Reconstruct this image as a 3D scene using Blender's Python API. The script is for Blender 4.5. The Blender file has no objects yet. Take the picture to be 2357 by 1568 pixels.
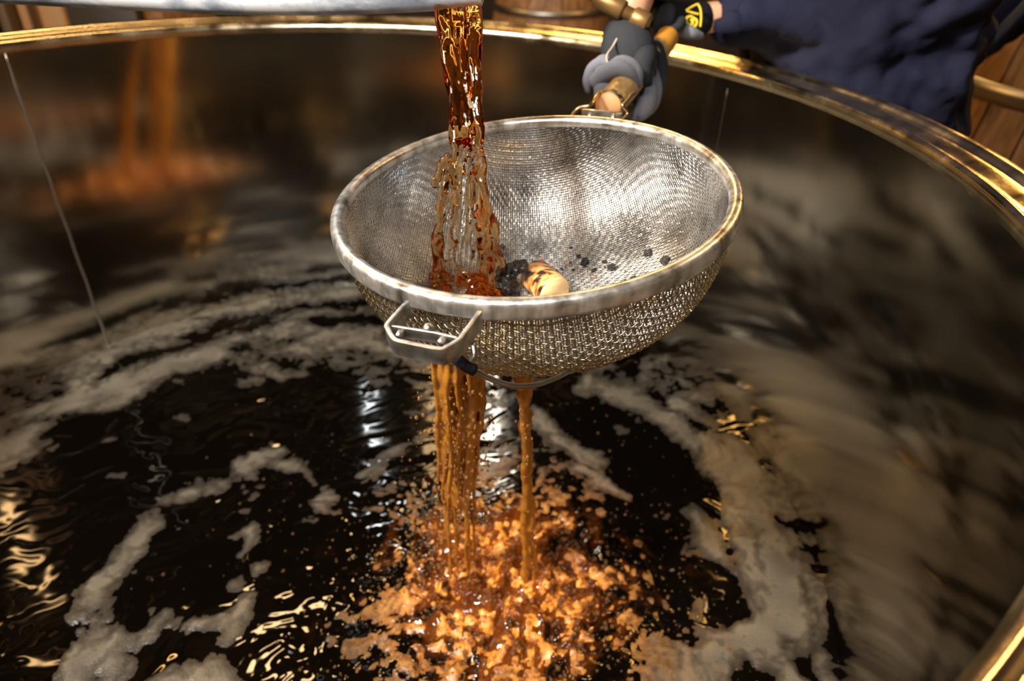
import bpy, bmesh, math, random
import numpy as np
from mathutils import Vector, Matrix, noise as mnoise
random.seed(7); RNG = np.random.default_rng(7)
PI = math.pi
SC = bpy.context.scene
COL = SC.collection

# ------------------------------------------------------------------ camera
S = 0.75                     # inner radius of the tank, metres; tank axis is x=y=0, rim is z=0
FPX, TH, ROLL = 1610.6, .582, .0244
CP = np.array([.3764, -.9977, .3251]) * S
CF = np.array([0, math.cos(TH), -math.sin(TH)])
_r = np.array([1., 0, 0]); _u = np.cross(_r, CF)
CR = _r * math.cos(ROLL) + _u * math.sin(ROLL); CU = -_r * math.sin(ROLL) + _u * math.cos(ROLL)
cd = bpy.data.cameras.new('camera'); cam = bpy.data.objects.new('camera', cd); COL.objects.link(cam)
cd.sensor_width = 36; cd.lens = FPX / 2357 * 36; cd.clip_start = .02
cam.matrix_world = Matrix(((CR[0], CU[0], -CF[0], CP[0]), (CR[1], CU[1], -CF[1], CP[1]), (CR[2], CU[2], -CF[2], CP[2]), (0, 0, 0, 1)))
cd.dof.use_dof = True; cd.dof.focus_distance = .56; cd.dof.aperture_fstop = 5.0
SC.camera = cam
def ray(u, v): return CF + (u - 1178.5) / FPX * CR - (v - 784) / FPX * CU
def at(u, v, d): return Vector(CP + d * ray(u, v))                # a survey of the photograph: pixel + depth -> metres
def on_z(u, v, z):
    d = ray(u, v); return Vector(CP + (z - CP[2]) / d[2] * d)

# ------------------------------------------------------------------ world, lights, exposure
w = bpy.data.worlds.new('room'); SC.world = w; w.use_nodes = True
w.node_tree.nodes['Background'].inputs[0].default_value = (1, .66, .36, 1)
w.node_tree.nodes['Background'].inputs[1].default_value = .018
SC.view_settings.view_transform = 'Standard'; SC.view_settings.look = 'None'
SC.view_settings.exposure = 0; SC.view_settings.gamma = 1
SC.cycles.use_denoising = True; SC.cycles.max_bounces = 10; SC.cycles.transmission_bounces = 8
SC.cycles.glossy_bounces = 5; SC.cycles.diffuse_bounces = 3; SC.cycles.transparent_max_bounces = 12
SC.cycles.caustics_refractive = True; SC.cycles.sample_clamp_indirect = 3
def area(name, loc, target, size, power, color, sy=None):
    l = bpy.data.lights.new(name, 'AREA'); l.energy = power; l.color = color; l.size = size
    if sy: l.shape = 'RECTANGLE'; l.size_y = sy
    o = bpy.data.objects.new(name, l); COL.objects.link(o); o.location = loc
    o.rotation_euler = (Vector(target) - Vector(loc)).to_track_quat('-Z', 'Y').to_euler(); return o
WARM = (1, .54, .15)
area('key_lamp', (-1.05, -1.0, 1.35), (.32, -.1, -.1), .28, 135, (1, .94, .87))
area('cool_lamp', (-.07, -1.28, 1.40), (.1, .1, -.4), .10, 16, (.74, .86, 1), .16)
area('ceiling_lamp', (1.95, .75, 2.0), (0, 0, -.3), .28, 10, (1, .64, .30), .18)
area('ceiling_lamp', (-.75, 1.24, 2.0), (0, 0, -.5), .26, 8, (1, .64, .30), .16)
area('ceiling_lamp', (-2.5, 2.1, 1.95), (0, 0, -.3), .9, 50, WARM, .3)
area('ceiling_lamp', (2.4, 2.0, 1.45), (.5, 0, 0), .8, 42, WARM, .25)
area('ceiling_lamp', (.5, 3.3, 2.2), (0, 0, -.4), .6, 36, WARM, .3)
area('ceiling_lamp', (-.9, -1.6, 2.2), (.3, .2, -.6), .6, 34, (1, .68, .36))

# ------------------------------------------------------------------ helpers
def tag(o, label=None, cat=None, group=None, kind=None):
    if label: o['label'] = label
    if cat: o['category'] = cat
    if group: o['group'] = group
    if kind: o['kind'] = kind
    return o
def empty(name, loc, label=None, cat=None, group=None, kind=None):
    o = bpy.data.objects.new(name, None); COL.objects.link(o); o.location = loc; o.empty_display_size = .05
    return tag(o, label, cat, group, kind)
def link(name, me, mat, parent=None, kind=None):
    o = bpy.data.objects.new(name, me); COL.objects.link(o)
    if mat and not me.materials: me.materials.append(mat)
    if parent:
        o.parent = parent; o.matrix_parent_inverse = world_of(parent).inverted()
    if kind: o['kind'] = kind
    return o
def world_of(o):
    m = Matrix.Translation(o.location)
    return (world_of(o.parent) @ o.matrix_parent_inverse @ m) if o.parent else m
def mesh(verts, faces, smooth=True):
    me = bpy.data.meshes.new('m'); me.from_pydata([tuple(v) for v in verts], [], faces)
    if smooth: me.polygons.foreach_set('use_smooth', [True] * len(me.polygons))
    me.update(); return me
class MB:
    def __init__(s): s.v = []; s.f = []
    def add(s, vs, fs):
        n = len(s.v); s.v += [tuple(v) for v in vs]; s.f += [tuple(i + n for i in f) for f in fs]; return s
    def tube(s, pts, rad, sides=10, cap=True, closed=False):
        pts = [Vector(p) for p in pts]; n = len(pts); vs = []; fs = []
        rads = rad if hasattr(rad, '__len__') else [rad] * n
        t0 = (pts[1] - pts[0]).normalized(); a = t0.orthogonal().normalized()
        for i, p in enumerate(pts):
            if closed: t = (pts[(i + 1) % n] - pts[i - 1]).normalized()
            else: t = (pts[min(i + 1, n - 1)] - pts[max(i - 1, 0)]).normalized()
            a = (a - t * a.dot(t)).normalized(); b = t.cross(a)
            for k in range(sides):
                q = 2 * PI * k / sides; vs.append(p + (a * math.cos(q) + b * math.sin(q)) * rads[i])
        for i in range(n if closed else n - 1):
            for k in range(sides):
                j = (i + 1) % n; fs.append((i * sides + k, i * sides + (k + 1) % sides, j * sides + (k + 1) % sides, j * sides + k))
        if cap and not closed:
            fs.append(tuple(range(sides))[::-1]); fs.append(tuple((n - 1) * sides + k for k in range(sides)))
        return s.add(vs, fs)
    def box(s, o, x, y, z):                                        # corner-centred box from centre and three half-axis vectors
        vs = [o + x * a + y * b + z * c for a in (-1, 1) for b in (-1, 1) for c in (-1, 1)]
        return s.add(vs, [(0, 1, 3, 2), (4, 6, 7, 5), (0, 4, 5, 1), (2, 3, 7, 6), (0, 2, 6, 4), (1, 5, 7, 3)])
    def ball(s, c, r, seg=12, ring=8, sc=(1, 1, 1)):
        vs = [Vector(c) + Vector((0, 0, r * sc[2]))]; fs = []
        for i in range(1, ring):
            for k in range(seg):
                t = PI * i / ring; q = 2 * PI * k / seg
                vs.append(Vector(c) + Vector((r * sc[0] * math.sin(t) * math.cos(q), r * sc[1] * math.sin(t) * math.sin(q), r * sc[2] * math.cos(t))))
        vs.append(Vector(c) - Vector((0, 0, r * sc[2]))); L = len(vs) - 1
        for k in range(seg):
            fs.append((0, 1 + k, 1 + (k + 1) % seg)); fs.append((L, L - seg + (k + 1) % seg, L - seg + k))
            for i in range(ring - 2):
                a = 1 + i * seg; fs.append((a + k, a + seg + k, a + seg + (k + 1) % seg, a + (k + 1) % seg))
        return s.add(vs, fs)
    def lathe(s, prof, n=96, closed=True, c=Vector((0, 0, 0)), ex=Vector((1, 0, 0)), ey=Vector((0, 1, 0)), ez=Vector((0, 0, 1)), a0=0, a1=2 * PI):
        full = abs(a1 - a0 - 2 * PI) < 1e-6; m = n if full else n + 1; P = len(prof); vs = []; fs = []
        for i in range(m):
            q = a0 + (a1 - a0) * i / n; e = ex * math.cos(q) + ey * math.sin(q)
            vs += [c + e * r + ez * z for r, z in prof]
        for i in range(n):
            j = (i + 1) % m
            for k in range(P if closed else P - 1):
                l = (k + 1) % P; fs.append((i * P + k, j * P + k, j * P + l, i * P + l))
        return s.add(vs, fs)
    def build(s, name, mat, parent=None, smooth=True, kind=None, bevel=0):
        o = link(name, mesh(s.v, s.f, smooth), mat, parent, kind)
        if bevel:
            b = o.modifiers.new('bevel', 'BEVEL'); b.width = bevel; b.segments = 2; b.limit_method = 'ANGLE'
        return o
def smooth_path(pts, n):                                           # Catmull-Rom
    P = [np.array(p, float) for p in pts]; P = [2 * P[0] - P[1]] + P + [2 * P[-1] - P[-2]]; out = []
    m = len(P) - 3
    for i in range(n):
        t = i / (n - 1) * m; k = min(int(t), m - 1); t -= k
        a, b, c, d = P[k:k + 4]
        out.append(.5 * (2 * b + (c - a) * t + (2 * a - 5 * b + 4 * c - d) * t * t + (3 * b - a - 3 * c + d) * t ** 3))
    return out
def remesh(o, vox, smooth_it=6):
    m = o.modifiers.new('remesh', 'REMESH'); m.mode = 'VOXEL'; m.voxel_size = vox; m.use_smooth_shade = True
    if smooth_it:
        q = o.modifiers.new('smooth', 'SMOOTH'); q.factor = .5; q.iterations = smooth_it
    return o
def displace(o, size, strength, kind='CLOUDS'):
    t = bpy.data.textures.new('relief', kind); t.noise_scale = size
    m = o.modifiers.new('relief', 'DISPLACE'); m.texture = t; m.strength = strength; m.mid_level = .5; m.texture_coords = 'LOCAL'
    return o

# numpy value noise
def _hash(ix, iy, seed):
    h = (ix.astype(np.int64) * 374761393 + iy.astype(np.int64) * 668265263 + seed * 1442695041) & 0xffffffff
    h = ((h ^ (h >> 13)) * 1274126177) & 0xffffffff
    return ((h ^ (h >> 16)) & 0xffffff) / float(0xffffff)
def vnoise(x, y, seed=0):
    ix = np.floor(x); iy = np.floor(y); fx = x - ix; fy = y - iy
    fx = fx * fx * fx * (fx * (fx * 6 - 15) + 10); fy = fy * fy * fy * (fy * (fy * 6 - 15) + 10)
    a = _hash(ix, iy, seed); b = _hash(ix + 1, iy, seed); c = _hash(ix, iy + 1, seed); d = _hash(ix + 1, iy + 1, seed)
    return (a * (1 - fx) + b * fx) * (1 - fy) + (c * (1 - fx) + d * fx) * fy
def fbm(x, y, o=4, seed=0):
    s = 0; a = .5; t = 0
    for k in range(o):
        s = s + a * vnoise(x, y, seed + k); t += a; a *= .5; x = x * 2.03 + 11.3; y = y * 2.03 + 5.7
    return s / t

# ------------------------------------------------------------------ materials
def mat(name, base=(.5, .5, .5), rough=.5, metal=0, **kw):
    m = bpy.data.materials.new(name); m.use_nodes = True; b = m.node_tree.nodes['Principled BSDF']
    b.inputs['Base Color'].default_value = (*base, 1); b.inputs['Roughness'].default_value = rough; b.inputs['Metallic'].default_value = metal
    for k, v in kw.items(): b.inputs[k.replace('_', ' ')].default_value = v
    return m
class N:
    def __init__(s, m): s.m = m; s.t = m.node_tree; s.b = s.t.nodes['Principled BSDF']
    def n(s, ty, **kw):
        q = s.t.nodes.new(ty)
        for k, v in kw.items():
            if k in q.inputs: q.inputs[k].default_value = v
            else: setattr(q, k, v)
        return q
    def l(s, a, b): s.t.links.new(a, b)
    def noise(s, scale, detail=4, vec=None, stretch=None, rough=.55):
        tc = s.n('ShaderNodeTexCoord'); src = tc.outputs['Object'] if vec is None else vec
        if stretch:
            mp = s.n('ShaderNodeMapping'); mp.inputs['Scale'].default_value = stretch; s.l(src, mp.inputs['Vector']); src = mp.outputs[0]
        q = s.n('ShaderNodeTexNoise'); q.inputs['Scale'].default_value = scale; q.inputs['Detail'].default_value = detail; q.inputs['Roughness'].default_value = rough
        s.l(src, q.inputs['Vector']); return q.outputs['Fac']
    def ramp(s, fac, stops):
        r = s.n('ShaderNodeValToRGB'); e = r.color_ramp.elements
        while len(e) < len(stops): e.new(.5)
        for x, (p, c) in zip(e, stops):
            x.position = p; x.color = (*c, 1) if hasattr(c, '__len__') else (c, c, c, 1)
        s.l(fac, r.inputs[0]); return r.outputs[0]
    def bump(s, h, strength=.3, dist=.001, normal=None):
        q = s.n('ShaderNodeBump'); q.inputs['Strength'].default_value = strength; q.inputs['Distance'].default_value = dist
        s.l(h, q.inputs['Height'])
        if normal: s.l(normal, q.inputs['Normal'])
        s.l(q.outputs[0], s.b.inputs['Normal']); return q.outputs[0]
    def mix(s, f, a, b):
        q = s.n('ShaderNodeMix', data_type='RGBA'); ins = q.inputs
        for sock, v in ((ins[0], f), (ins[6], a), (ins[7], b)):
            if hasattr(v, 'links') or isinstance(v, bpy.types.NodeSocket): s.l(v, sock)
            elif hasattr(v, '__len__'): sock.default_value = (*v, 1)
            else: sock.default_value = v
        return q.outputs[2]

# tank steel: brushed around the wall, water spots and light soiling
M_WALL = mat('tank_steel', (.5, .45, .38), .16, 1, Anisotropic=.75, Anisotropic_Rotation=.25); n = N(M_WALL)
tg = n.n('ShaderNodeTangent', direction_type='UV_MAP'); tg.uv_map = 'UVMap'; n.l(tg.outputs[0], n.b.inputs['Tangent'])
uv = n.n('ShaderNodeUVMap'); 
br = n.noise(1, 3, uv.outputs[0], (6, 900, 1)); big = n.noise(3, 5); spots = n.noise(60, 3)
n.l(n.ramp(big, [(.3, (.50, .46, .39)), (.7, (.72, .67, .57))]), n.b.inputs['Base Color'])
mr = n.n('ShaderNodeMapRange'); mr.inputs['To Min'].default_value = .05; mr.inputs['To Max'].default_value = .12
n.l(big, mr.inputs['Value']); n.l(mr.outputs[0], n.b.inputs['Roughness'])
b1 = n.bump(br, .04, .0004); n.bump(spots, .03, .001, b1)
M_RIM = mat('rim_steel', (.86, .70, .44), .17, 1); n = N(M_RIM); n.bump(n.noise(90, 4), .12, .0008)
n.l(n.ramp(n.noise(25, 5), [(.3, .12), (.7, .32)]), n.b.inputs['Roughness'])
M_SEAM = mat('weld_steel', (.42, .38, .32), .35, 1)
M_OUT = mat('outer_steel', (.5, .48, .45), .35, 1)
# sieve metals
M_SRIM = mat('sieve_rim_steel', (.6, .57, .5), .26, .9); n = N(M_SRIM); q = n.noise(55, 5, stretch=(1, 1, .25))
n.l(n.ramp(q, [(.30, (.16, .14, .11)), (.42, (.46, .43, .37)), (.58, (.80, .77, .71))]), n.b.inputs['Base Color'])
n.l(n.ramp(n.noise(120, 4), [(.3, .22), (.75, .5)]), n.b.inputs['Roughness']); n.bump(n.noise(300, 3), .12, .0005)
M_LUG = mat('lug_steel', (.5, .48, .45), .34, 1); n = N(M_LUG)
n.l(n.ramp(n.noise(80, 5), [(.30, (.22, .21, .19)), (.45, (.52, .51, .48)), (.65, (.78, .77, .74))]), n.b.inputs['Base Color']); n.bump(n.noise(260, 4), .2, .0006)
M_MESH = mat('sieve_wire_fine', (.74, .72, .68), .33, .95); n = N(M_MESH)
n.l(n.ramp(n.noise(14, 4), [(.36, (.22, .21, .19)), (.48, (.58, .57, .54)), (.62, (.92, .91, .88))]), n.b.inputs['Base Color'])
M_COARSE = mat('sieve_wire_coarse', (.62, .54, .38), .24, 1)
M_WIRE = mat('wire_steel', (.42, .4, .36), .32, 1)
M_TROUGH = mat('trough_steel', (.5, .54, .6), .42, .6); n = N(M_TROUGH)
n.l(n.ramp(n.noise(12, 5, stretch=(1, 2, 2)), [(.38, (.16, .19, .24)), (.5, (.45, .5, .58)), (.6, (.95, .97, 1))]), n.b.inputs['Base Color']); n.bump(n.noise(40, 4), .25, .002)  # blotchy steel; the palest tones put blue-white highlights into the colour
# liquids
M_LIQ = mat('dark_liquid', (.004, .0022, .001), .035, 0, IOR=1.35); n = N(M_LIQ)
at_ = n.n('ShaderNodeAttribute', attribute_name='churn')
n.l(n.mix(at_.outputs['Fac'], (.0015, .001, .0006), (.15, .035, .0035)), n.b.inputs['Base Color']); n.bump(n.noise(30, 2), .02, .002)
M_FOAM = mat('foam', (.4, .33, .24), .6, 0); n = N(M_FOAM)
at_ = n.n('ShaderNodeAttribute', attribute_name='churn'); th_ = n.n('ShaderNodeAttribute', attribute_name='thick')
c1 = n.ramp(th_.outputs['Fac'], [(0, (.008, .006, .004)), (.35, (.022, .018, .013)), (.8, (.058, .049, .036)), (1, (.12, .102, .075))])
c2 = n.ramp(n.noise(90, 5), [(.35, (.22, .06, .005)), (.5, (.55, .20, .022)), (.68, (.80, .38, .07))])
n.l(n.mix(at_.outputs['Fac'], c1, c2), n.b.inputs['Base Color'])
fb = n.bump(n.noise(220, 4), .5, .0015); vo = n.n('ShaderNodeTexVoronoi'); vo.inputs['Scale'].default_value = 320
tc = n.n('ShaderNodeTexCoord'); n.l(tc.outputs['Object'], vo.inputs['Vector']); n.bump(vo.outputs['Distance'], .35, .0012, fb)
n.b.inputs['Roughness'].default_value = .38
M_BUB = mat('bubble_film', (.80, .45, .20), .015, 0, IOR=1.4, Transmission_Weight=.92)
def amber(name, dens, col, tint=(1, .93, .8), rough=.0):
    m = mat(name, tint, rough, 0, IOR=1.36, Transmission_Weight=1); n = N(m)
    v = n.n('ShaderNodeVolumeAbsorption'); v.inputs['Color'].default_value = (*col, 1); v.inputs['Density'].default_value = dens
    n.l(v.outputs[0], n.t.nodes['Material Output'].inputs['Volume']); return m
M_STREAM = amber('amber_stream', 150, (.985, .64, .05))
M_FALL = mat('amber_froth', (.50, .20, .022), .14, 0, IOR=1.36, Transmission_Weight=.35)
N(M_FALL).bump(N(M_FALL).noise(160, 4, stretch=(1, 1, .3)), .3, .0015)
M_DROP = mat('amber_drop', (.95, .6, .25), .0, 0, IOR=1.36, Transmission_Weight=.9)
# wood, char, cloth, skin, room
M_BUNG = mat('bung_wood', (.8, .5, .22), .5); n = N(M_BUNG)
n.l(n.ramp(n.noise(60, 4, stretch=(1, 1, 6)), [(.3, (.80, .46, .18)), (.55, (.92, .62, .30)), (.8, (.96, .72, .40))]), n.b.inputs['Base Color'])
M_BUNGSIDE = mat('bung_side_stained', (.3, .14, .05), .35); n = N(M_BUNGSIDE)
n.l(n.ramp(n.noise(70, 4, stretch=(1, 2.5, 1)), [(.42, (.02, .012, .008)), (.47, (.30, .10, .02)), (.56, (.70, .36, .12))]), n.b.inputs['Base Color'])
M_CHAR = mat('wet_charcoal', (.012, .011, .011), .2, 0); n = N(M_CHAR); n.bump(n.noise(300, 4), .7, .002)
M_SPLINT = mat('reddish_splinter', (.28, .10, .04), .5)
M_HANDLE = mat('handle_wood', (.48, .30, .12), .4); n = N(M_HANDLE)
n.l(n.ramp(n.noise(50, 4, stretch=(3, 1, 3)), [(.3, (.30, .17, .055)), (.7, (.62, .42, .18))]), n.b.inputs['Base Color'])
M_HEND = mat('handle_end_grain', (.80, .42, .18), .5); M_HTAIL = mat('handle_amber_tip', (.50, .22, .025), .5)
M_BRASS = mat('brassy_wire', (.8, .62, .34), .25, 1)
def cloth(name, a, b, scale=300):
    m = mat(name, a, .9); n = N(m); n.l(n.ramp(n.noise(12, 5), [(.3, a), (.7, b)]), n.b.inputs['Base Color'])
    n.bump(n.noise(scale, 3), .5, .001); m.node_tree.nodes['Principled BSDF'].inputs['Specular IOR Level'].default_value = .15; return m
M_NAVY = cloth('navy_fleece', (.009, .010, .025), (.020, .021, .042)); M_GLB = cloth('charcoal_knit', (.022, .024, .028), (.04, .042, .046), 500)
M_GLP = cloth('grey_suede', (.15, .155, .185), (.25, .25, .28), 500); M_TROUS = cloth('dark_trousers', (.01, .01, .014), (.02, .02, .025))
M_STITCH = cloth('pale_piping', (.5, .42, .34), (.55, .48, .4)); M_YEL = mat('yellow_print', (.72, .50, .03), .6); M_BLK = cloth('black_cuff', (.008, .008, .01), (.012, .012, .015))
M_APRON = cloth('grey_apron_edge', (.045, .045, .05), (.07, .07, .08))
M_SKIN = mat('skin', (.72, .38, .22), .5, 0, Subsurface_Weight=.1); M_HAIR = mat('brown_hair', (.05, .03, .015), .6)
M_BRZ = mat('dark_bronze', (.30, .17, .06), .42, .7)
M_OAK = mat('oak_stave', (.35, .18, .07), .55); n = N(M_OAK)
n.l(n.ramp(n.noise(9, 5, stretch=(6, 6, 1)), [(.3, (.13, .06, .02)), (.7, (.40, .20, .075))]), n.b.inputs['Base Color']); n.bump(n.noise(60, 4, stretch=(5, 5, 1)), .3, .003)
M_HOOP = mat('hoop_iron', (.35, .33, .3), .4, 1)
M_FLOOR = mat('floor_concrete', (.16, .10, .055), .45); n = N(M_FLOOR)
n.l(n.ramp(n.noise(1.5, 6), [(.3, (.10, .06, .03)), (.7, (.24, .15, .08))]), n.b.inputs['Base Color'])
M_RWALL = mat('brown_plaster', (.13, .075, .035), .8); n = N(M_RWALL)
n.l(n.ramp(n.noise(2, 5), [(.3, (.04, .022, .010)), (.7, (.10, .055, .025))]), n.b.inputs['Base Color'])
M_BRZ2 = mat('brown_paint', (.09, .05, .02), .5); M_POST = mat('dark_post', (.03, .02, .012), .5); M_CRATE = mat('tan_board', (.36, .18, .065), .6); n = N(M_CRATE); n.bump(n.noise(20, 4, stretch=(1, 1, 5)), .3, .004)

# ------------------------------------------------------------------ the room
FZ = -1.12
def slab(name, c, hx, hy, hz, m, kind='structure'):
    o = MB().box(Vector(c), Vector((hx, 0, 0)), Vector((0, hy, 0)), Vector((0, 0, hz))).build(name, m, smooth=False); o['kind'] = kind; return o
slab('floor', (0, 1, FZ - .05), 5.2, 5.2, .05, M_FLOOR)
slab('wall_back', (0, 6.1, .75), 5.2, .1, 1.87, M_RWALL); slab('wall_left', (-5.1, 1, .75), .1, 5.0, 1.87, M_RWALL)
slab('wall_right', (5.1, 1, .75), .1, 5.0, 1.87, M_RWALL); slab('wall_front', (0, -4.1, .75), 5.2, .1, 1.87, M_RWALL)
slab('ceiling', (0, 1, 2.67), 5.2, 5.2, .05, M_POST)

# ------------------------------------------------------------------ tank
tank = empty('steel_tank', (0, 0, FZ), 'large round brushed stainless steel vat open at the top, holding dark foaming liquid', 'tank')
LZ = -.8041 * S
H = -.95
mb = MB(); mb.lathe([(S, H), (S, -.5), (S, -.012)], 256, closed=False)
wall = mb.build('inner_wall', M_WALL, tank)
uvl = wall.data.uv_layers.new(name='UVMap')
co = np.array([v.co[:] for v in wall.data.vertices]); ang = np.arctan2(co[:, 1], co[:, 0])
for p in wall.data.polygons:
    a = [ang[wall.data.loops[i].vertex_index] for i in p.loop_indices]
    for i, q in zip(p.loop_indices, a):
        if max(a) - min(a) > 3 and q < 0: q += 2 * PI
        uvl.data[i].uv = (q * S, co[wall.data.loops[i].vertex_index][2])
MB().lathe([(S + .045, H - .12), (S + .045, -.03)], 160, closed=False).build('outer_wall', M_OUT, tank)
MB().lathe([(.0, H), (S, H), (S + .045, H - .12)], 96, closed=False).build('bottom', M_OUT, tank)
prof = [(S, -.016), (S - .0015, -.008), (S + .001, -.001), (S + .006, .002), (S + .011, -.001), (S + .014, -.003), (S + .030, .0015), (S + .036, .0025), (S + .040, .007), (S + .046, .009), (S + .053, .007), (S + .057, -.002), (S + .055, -.022), (S + .045, -.03)]
pr = smooth_path([(a, 0, b) for a, b in prof], 40)
MB().lathe([(p[0], p[2]) for p in pr], 320, closed=False).build('rolled_rim', M_RIM, tank)
def wall_pt(u, v, inset=0):
    d = ray(u, v); A = d[0] ** 2 + d[1] ** 2; B = 2 * (CP[0] * d[0] + CP[1] * d[1]); Cc = CP[0] ** 2 + CP[1] ** 2 - (S - inset) ** 2
    t = (-B + math.sqrt(B * B - 4 * A * Cc)) / (2 * A); return Vector(CP + t * d)
p = wall_pt(120, 430); a = math.atan2(p.y, p.x); e = Vector((math.cos(a), math.sin(a), 0)); tt = Vector((-e.y, e.x, 0))
MB().tube([e * S + Vector((0, 0, z)) + tt * .0006 * math.sin(z * 60) for z in np.linspace(-.014, H, 60)], [.0004, .0012, .002] + [.0028] * 57, 8).build('weld_seam', M_SEAM, tank)
p = wall_pt(1672, 220); a = math.atan2(p.y, p.x); e = Vector((math.cos(a), math.sin(a), 0))
MB().tube([e * S + Vector((0, 0, z)) for z in np.linspace(-.03, -.22, 12)], .0006, 5).build('wall_scratch', M_SEAM, tank)

# ------------------------------------------------------------------ liquid + foam
def zpx(pts): return np.array([on_z(u, v, LZ)[:2] for u, v in pts])
def stroke(X, Y, pts, rad):                                         # soft 0..1 field around a polyline (photo survey points on the liquid)
    P = zpx(pts); D = np.full(X.shape, 9.)
    for a, b in zip(P[:-1], P[1:]):
        ab = b - a; t = np.clip(((X - a[0]) * ab[0] + (Y - a[1]) * ab[1]) / max(ab @ ab, 1e-9), 0, 1)
        D = np.minimum(D, np.hypot(X - a[0] - t * ab[0], Y - a[1] - t * ab[1]))
    return np.exp(-(D / rad) ** 2 * .8)
NG = 660; g = np.linspace(-S - .004, S + .004, NG); X, Y = np.meshgrid(g, g, indexing='xy'); RR = np.hypot(X, Y)
CH = zpx([(1170, 1340)])[0]
dch = np.hypot((X - CH[0]) / .15, (Y - CH[1] ) / .15)
CHURN = np.exp(-dch ** 2.2) 
foam_plus = [([(-60, 1010), (40, 960), (130, 930), (240, 905), (340, 860), (450, 825), (560, 780), (660, 760), (780, 760), (900, 790)], .055, 1.),
    ([(-100, 1120), (0, 1060), (70, 1010)], .05, 1.), ([(240, 770), (380, 715), (560, 690), (760, 650), (900, 640)], .07, .9),
    ([(250, 800), (420, 760), (600, 730)], .04, .8),
    ([(610, 1040), (540, 1075), (480, 1110), (410, 1140)], .024, 1.), ([(720, 1105), (620, 1080), (560, 1060)], .015, 1.), ([(380, 1150), (340, 1230), (300, 1290), (240, 1350), (190, 1400)], .024, 1.),
    ([(230, 1080), (280, 1100)], .014, .9), ([(340, 1420), (300, 1450), (220, 1510), (190, 1600)], .032, 1.), ([(210, 1560), (380, 1550), (520, 1580)], .032, 1.),
    ([(570, 1215), (545, 1290), (530, 1340)], .016, 1.), ([(545, 1300), (640, 1310)], .014, .9), ([(570, 1370), (560, 1440)], .012, .9), ([(480, 1430), (560, 1430)], .013, .9),
    ([(600, 850), (650, 870), (690, 860)], .022, .9), ([(390, 930), (460, 960)], .014, .8), ([(130, 1040), (240, 1020)], .012, .8), ([(690, 1200), (750, 1130)], .016, .9),
    ([(1360, 880), (1450, 910), (1540, 970), (1620, 1040), (1700, 1110), (1750, 1180)], .03, 1.1), ([(1560, 930), (1660, 1000), (1740, 1090), (1800, 1170), (1840, 1260), (1870, 1370), (1890, 1500), (1900, 1600)], .022, .85),
    ([(1740, 1170), (1790, 1270), (1830, 1390), (1840, 1500), (1850, 1600)], .024, 1.), ([(1600, 1190), (1650, 1280)], .017, 1.), ([(1640, 1580), (1700, 1490), (1770, 1430), (1810, 1380)], .034, 1.1),
    ([(1690, 1180), (1720, 1290), (1760, 1380)], .018, .8), ([(1240, 960), (1300, 1010), (1370, 1050)], .02, .95), ([(1320, 1070), (1400, 1120), (1450, 1160)], .01, .9),
    ([(860, 1080), (920, 1030), (980, 1000)], .014, .8), ([(1420, 980), (1500, 1030)], .016, .8), ([(1530, 1500), (1640, 1540), (1560, 1600)], .03, .8)]
foam_minus = [([(455, 770), (520, 735), (570, 745)], .028), ([(620, 720), (700, 700), (840, 690)], .03), ([(740, 740), (850, 730)], .02), ([(230, 740), (300, 710)], .025), ([(240, 860), (300, 830), (420, 805)], .014),
    ([(130, 1000), (330, 950), (560, 900), (760, 880)], .03), ([(200, 1050), (420, 1000), (640, 960), (880, 930)], .05), ([(100, 1120), (260, 1150), (330, 1160)], .03), ([(440, 1180), (420, 1290), (400, 1350), (500, 1330)], .04), ([(60, 1290), (120, 1480)], .05),
    ([(650, 1130), (740, 1080)], .03), ([(640, 1210), (680, 1350), (640, 1480)], .045), ([(790, 900), (820, 1000)], .035), ([(1300, 930), (1440, 1010), (1560, 1090), (1620, 1140)], .028), ([(1430, 1060), (1560, 1150)], .02),
    ([(1690, 985), (1720, 1010)], .016), ([(1770, 1110), (1785, 1140)], .014), ([(1800, 1205), (1830, 1215)], .015), ([(1640, 1330), (1680, 1400)], .024), ([(1550, 1290), (1610, 1330)], .02), ([(360, 1530), (400, 1500)], .02), ([(310, 1400), (330, 1430)], .012), ([(1830, 1480), (1850, 1530)], .013)]
ANG = np.arctan2(Y - .05, X + .05)
wx = fbm(X * 9, Y * 9, 3, 5) - .5; wy = fbm(X * 9 + 40, Y * 9 + 7, 3, 6) - .5
n1 = fbm((RR + wx * .10) * 17, (ANG * .5 + wy * .25) * 9, 5, 21)
n2 = fbm((X + wx * .08) * 34, (Y + wy * .08) * 34, 4, 33)
n3 = fbm((X + wx * .05) * 105, (Y + wy * .05) * 105, 4, 47)
L = np.full(X.shape, .235) + .35 * np.clip((RR - .60) / .12, 0, 1) * (X < .2) + .25 * np.clip((Y - .25) / .3, 0, 1) + .12 * np.clip((X - .5) / .2, 0, 1)
for pts, rad, a_ in foam_plus: L = np.maximum(L, .2 + .62 * a_ * stroke(X + wx * .05, Y + wy * .05, pts, rad))
for pts, rad in foam_minus: L = L - .42 * stroke(X + wx * .04, Y + wy * .04, pts, rad)
ring = np.exp(-((dch - .95) / .5) ** 2)
L = L * (1 - .35 * CHURN) + .06 * ring
MASK = L + .85 * (n1 - .5) * (1 - .7 * CHURN) + .62 * (n2 - .5) + (.42 + .50 * (CHURN + .5 * ring)) * (n3 - .5) + .17 * CHURN
THR = .46
rip = fbm((X + .5 * Y) * 11 + wx * 2, (Y - .5 * X) * 17 + wy * 2, 3, 61) - .5
rip2 = fbm(X * 44 + wx * 3, Y * 44, 2, 71) - .5
boil = fbm(X * 42 + wx * 3, Y * 42 + wy * 3, 4, 81) - .5
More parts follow.
